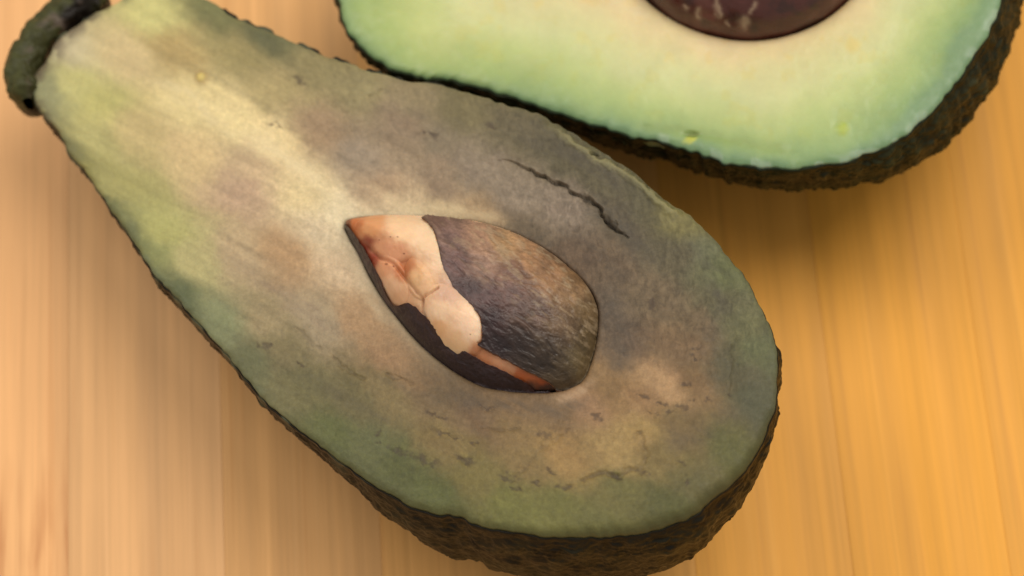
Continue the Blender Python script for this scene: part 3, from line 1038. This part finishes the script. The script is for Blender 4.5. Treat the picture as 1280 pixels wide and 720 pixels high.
COAT_T = [(540, 280, 104, 80, 70), (560, 300, 124, 100, 92), (570, 330, 112, 88, 84), (600, 300, 160, 128, 104), (602, 330, 158, 130, 112), (630, 305, 172, 140, 100),  # tan scurf, plus dome shading painted in: bright upper right, dark lower left
          (660, 325, 164, 128, 92), (690, 345, 154, 120, 86), (715, 365, 150, 122, 88), (735, 385, 112, 94, 64), (740, 420, 92, 78, 50),
          (720, 450, 96, 84, 56), (700, 470, 78, 66, 48), (680, 440, 58, 47, 36), (650, 430, 50, 39, 34), (610, 400, 54, 37, 38),
          (610, 370, 92, 70, 68), (640, 370, 96, 74, 68), (670, 390, 92, 72, 62), (700, 410, 98, 80, 60), (640, 340, 116, 90, 78),
          (620, 430, 46, 33, 33), (660, 455, 54, 44, 36), (585, 360, 72, 56, 56), (725, 345, 112, 88, 58), (690, 318, 118, 92, 66)]


def coat_paint(X, Y, wr, wr2, de):
    c = fields(X + 5 * wr, Y + 5 * wr2, COAT_T, 10, 2.0)
    c = c * np.array([0.98, 0.88, 0.82]) * (1 + 0.30 * wr + 0.16 * wr2)[..., None]
    su, sv = X * 0.8 + Y * 0.6, -X * 0.6 + Y * 0.8
    sc = sstep(0.05, 0.7, fbm(su / 13 + 5, sv / 4.5, seed=131, octv=5)) * sstep(575, 700, X + (360 - Y) * 1.1)
    c = mix(c, np.broadcast_to(lin((168, 144, 112)), c.shape), 0.55 * sc)
    c = mix(c, np.broadcast_to(lin((60, 36, 26)), c.shape), 0.6 * np.exp(-de / 2.2))
    return np.clip(c, 0.005, 1)


def coat_paint_low(X, Y, wr, wr2, de):
    c = np.broadcast_to(lin((50, 34, 35)), X.shape + (3,)).copy()
    c = mix(c, np.broadcast_to(lin((78, 58, 54)), c.shape), sstep(0.1, 0.9, wr) * 0.8)
    c = mix(c, np.broadcast_to(lin((70, 34, 30)), c.shape), 0.6 * np.exp(-de / 3))
    return c * (1 + 0.15 * wr2)[..., None]


coat_piece('seed_coat', TEAR, COAT_EDGE, 420, 180, coat_paint, 0.0005, 101,
           'dark papery brown seed coat with tan scurf, still on the pit')
coat_piece('seed_coat', [(433, 282), (441, 291), (450, 304), (458, 317), (466, 332), (474, 347), (480, 362), (485, 374), (494, 384), (505, 381), (512, 379),
                         (520, 385), (532, 397), (546, 411), (560, 424), (574, 436), (602, 451), (633, 466), (664, 481), (688, 489)],
           [(430, 280), (436, 295), (443, 308), (450, 321), (457, 335), (464, 349), (471, 361), (479, 374), (489, 388), (497, 398), (503, 405),
            (511, 415), (523, 428), (534, 439), (548, 451), (562, 461), (590, 477), (615, 485), (650, 490), (684, 491)], 420, 60,
           coat_paint_low, 0.0005, 111, 'dark purple strip of seed coat below the bare kernel')

# ================================================================== the fresh green half behind
PL2 = Plane((900, 100), 0.0325, (-1.0, 0.0), 8.0)
OUT2 = [(415, -50), (418, -22), (424, 4), (431, 26), (441, 46), (456, 64), (476, 78), (500, 87), (540, 95), (580, 103), (610, 111), (640, 119),
        (665, 128), (700, 140), (740, 152), (775, 164), (805, 172), (840, 180), (870, 189), (890, 195), (920, 202), (960, 206), (1000, 207),
        (1040, 203), (1080, 193), (1112, 177), (1140, 157), (1165, 135), (1184, 112), (1206, 84), (1224, 58), (1238, 32), (1250, 4), (1262, -40),
        (1270, -90), (1272, -150), (1262, -220), (1240, -290), (1195, -360), (1120, -420), (1030, -452), (940, -455), (850, -428),
        (760, -375), (680, -315), (600, -255), (520, -195), (462, -145), (428, -98)]
PIT2 = [(937 + 177 * math.cos(a) * (1.06 if math.cos(a) < 0 else 1.0), -130 + 177 * math.sin(a)) for a in np.linspace(0, 2 * np.pi, 40, endpoint=False)]
C2 = (937, -130)


def paint2(X, Y, dr, dl):
    n = fbm(X / 60, Y / 60, seed=200)
    w = np.hypot(X - C2[0], Y - C2[1])
    rel = dl / (dl + dr + 1e-6)
    k = rel + 0.07 * n + 0.12 * sstep(980, 1200, X) - 0.13 * sstep(780, 560, X)
    stops = [(0.0, (228, 205, 158)), (0.14, (226, 206, 152)), (0.3, (216, 209, 150)), (0.47, (208, 209, 148)), (0.64, (190, 199, 130)),
             (0.80, (166, 184, 114)), (0.93, (143, 168, 106)), (1.0, (124, 152, 104))]
    ks = [s[0] for s in stops]
    cols = np.array([lin(s[1]) for s in stops])
    c = np.stack([np.interp(k, ks, cols[:, i]) for i in range(3)], -1)
    # the neck is yellower with a narrow green border
    nk = sstep(760, 520, X)
    c = mix(c, c * np.array([1.0, 0.99, 0.86]), nk * sstep(0.5, 0.8, rel))
    spot = sstep(0.35, 0.8, fbm(X / 24, Y / 24, seed=203)) * sstep(10, 40, dr)
    c = mix(c, c * np.array([1.03, 0.96, 0.78]), spot * 0.6)
    c = c * (1 + 0.05 * fbm(X / 30, Y / 30, seed=204))[..., None]
    jx, jy = X + 3 * fbm(X / 10, Y / 10, seed=205), Y + 3 * fbm(X / 10, Y / 10, seed=206)
    # bruised green seam along the near rim, bright specks
    d, f, s = polydist(jx, jy, [(805, 160), (845, 163), (868, 166), (900, 172), (940, 180), (975, 186)])
    c = mix(c, np.broadcast_to(lin((132, 146, 62)), c.shape), 0.32 * np.exp(-(d / 7) ** 2))
    d = np.hypot((jx - 864) / 9, (jy - 166) / 4)
    c = mix(c, np.broadcast_to(lin((112, 118, 40)), c.shape), 0.65 * sstep(1.2, 0.4, d))
    d = np.hypot((jx - 862) / 9, (jy - 175) / 7)
    c = mix(c, np.broadcast_to(lin((202, 200, 70)), c.shape), 0.8 * sstep(1.2, 0.5, d))
    d = np.hypot((jx - 1053) / 10, (jy - 162) / 8)
    c = mix(c, np.broadcast_to(lin((176, 188, 62)), c.shape), 0.7 * sstep(1.3, 0.3, d))
    d = np.hypot((X - 1066) / 12, (Y - 56) / 12)
    c = mix(c, np.broadcast_to(lin((222, 196, 110)), c.shape), 0.6 * sstep(1.2, 0.3, d))
    eb = np.exp(-dr / 7.0)
    c = mix(c, np.broadcast_to(lin((116, 146, 108)), c.shape), 0.7 * eb)
    rim_glints = sstep(12, 3, dr) * sstep(0.2, 0.6, noise(X / 16, Y / 16, seed=207)) * sstep(640, 800, X)
    c = mix(c, np.broadcast_to(lin((190, 204, 180)), c.shape), 0.35 * rim_glints)  # pale highlights painted into the colour along the rim
    dk = np.exp(-(dl / 4.0))
    c = mix(c, np.broadcast_to(lin((178, 136, 92)), c.shape), 0.5 * dk)
    return c * GAIN


def relief2(X, Y, dr, dl):
    h = 0.0004 * fbm(X / 150, Y / 150, seed=210, octv=3) + 0.00005 * fbm(X / 14, Y / 14, seed=211)
    d = np.hypot((X - 1053) / 11, (Y - 162) / 10)
    h = h + 0.0002 * sstep(1.2, 0.2, d)
    d = np.hypot((X - 864) / 12, (Y - 167) / 5)
    h = h - 0.0004 * sstep(1.2, 0.2, d)
    d, f, s = polydist(X, Y, [(805, 160), (845, 163), (868, 166), (900, 172), (940, 180), (975, 186)])
    h = h - 0.0001 * np.exp(-(d / 6) ** 2)
    return h - 0.0008 * np.exp(-dl / 12.0)


def skin_paint2(S, bump, cid, low, lump):
    base = lin((34, 34, 17))
    ridge = lin((68, 65, 35))
    c = np.broadcast_to(base, S.shape).copy()
    c = mix(c, np.broadcast_to(ridge, S.shape), np.clip(bump * 0.5 + 0.3 * lump, 0, 1))
    c = mix(c, np.broadcast_to(lin((40, 48, 22)), S.shape), 0.5 * sstep(-0.2, 0.7, low))
    edge = np.zeros(S.shape[:2])
    edge[:] = np.clip(1 - (np.arange(len(S)) - 4) / 14.0, 0, 1)[:, None]
    c = mix(c, np.broadcast_to(lin((30, 34, 16)), S.shape), edge * 0.85)
    return c


def skin_w2(ang, R):
    return np.clip(2.4 * (1 + 0.5 * noise(R[:, 0] / 14, R[:, 1] / 14, seed=92)), 1, 6)


b2 = PL2.at(np.array(C2[0], float), np.array(C2[1], float), np.array(-0.036))
O2 = np.array([b2[0], b2[1], 0.0])
root2 = thing('avocado_half', 'fresh avocado half with creamy yellow green flesh and bumpy dark skin', 'avocado', O2)
R2, P2, flesh2, skin2, S2 = make_half(root2, PL2, OUT2, C2, np.array(spline(PIT2, 720)), paint2, relief2, skin_paint2, O2,
                                      M_fresh_flesh, n_cols=1200, n_rows=170, depth=0.031, over=lambda R: 0.05 + 0.28 * sstep(1000, 1220, R[:, 0]), skin_w=skin_w2,
                                      neck=lambda R: sstep(800, 480, R[:, 0]), hollow=0.017, pebble=(480, 0.00034), jitter=1.4)
print('half 2 lowest point', S2[..., 2].min())

# its round glossy pit
OP2 = O2 + np.array([0, 0, 0.016])
pr2 = thing('avocado_pit', 'round glossy maroon brown pit with pale scratches in creamy flesh', 'pit', OP2)
ring2 = spline(PIT2, 420)
V, col = [], []
for a in np.linspace(-np.pi / 2, np.pi / 2, 220):
    q = max(math.cos(a), 1e-3)
    px_ = C2[0] + (ring2[:, 0] - C2[0]) * q * 0.985
    py_ = C2[1] + (ring2[:, 1] - C2[1]) * q * 0.985
    hgt = -0.0006 + (0.0125 if a > 0 else 0.0155) * math.sin(a)
    V.append(PL2.at(px_, py_, np.full(len(px_), hgt)))
V = np.array(V)
nr = normals(V)
if np.mean(nr[-40] @ PL2.n) < 0:
    nr = -nr
V = V + nr * (0.00025 * fbm(V[..., 0] * 160, V[..., 1] * 160, V[..., 2] * 160, 220, 4))[..., None]
rr = V - EYE
dd = rr @ FWD
QX, QY = 640 + FPX * (rr @ RIGHT) / dd, 360 - FPX * (rr @ UP) / dd
mot = fbm(V[..., 0] * 240, V[..., 1] * 240, V[..., 2] * 240, 222, 4)
c = mix(np.broadcast_to(lin((84, 42, 34)), V.shape), np.broadcast_to(lin((112, 66, 54)), V.shape), sstep(-0.4, 0.8, mot))
c = mix(c, np.broadcast_to(lin((52, 32, 26)), V.shape), 0.6 * sstep(0.1, 0.7, fbm(V[..., 0] * 420, V[..., 1] * 420, V[..., 2] * 420, 225, 3)))
jx, jy = QX + 3 * fbm(QX / 9, QY / 9, seed=223), QY + 3 * fbm(QX / 9, QY / 9, seed=224)
top_half = np.zeros(V.shape[:2])
top_half[105:] = 1
for pts, w in (([(896, 0), (898, 10), (899, 20)], 3.2), ([(944, 4), (938, 14)], 2.6), ([(931, 24), (931, 32)], 5.0),
               ([(872, 14), (874, 22)], 3.2), ([(855, 8), (857, 12)], 2.6), ([(910, 27), (911, 31)], 2.0)):
    d, f, s = polydist(jx, jy, pts)
    c = mix(c, np.broadcast_to(lin((176, 146, 118)), V.shape), 0.75 * np.exp(-(d / w) ** 2) * top_half)
grid_mesh('seed_coat', V, M_gloss_coat, pr2, OP2, c * GAIN)
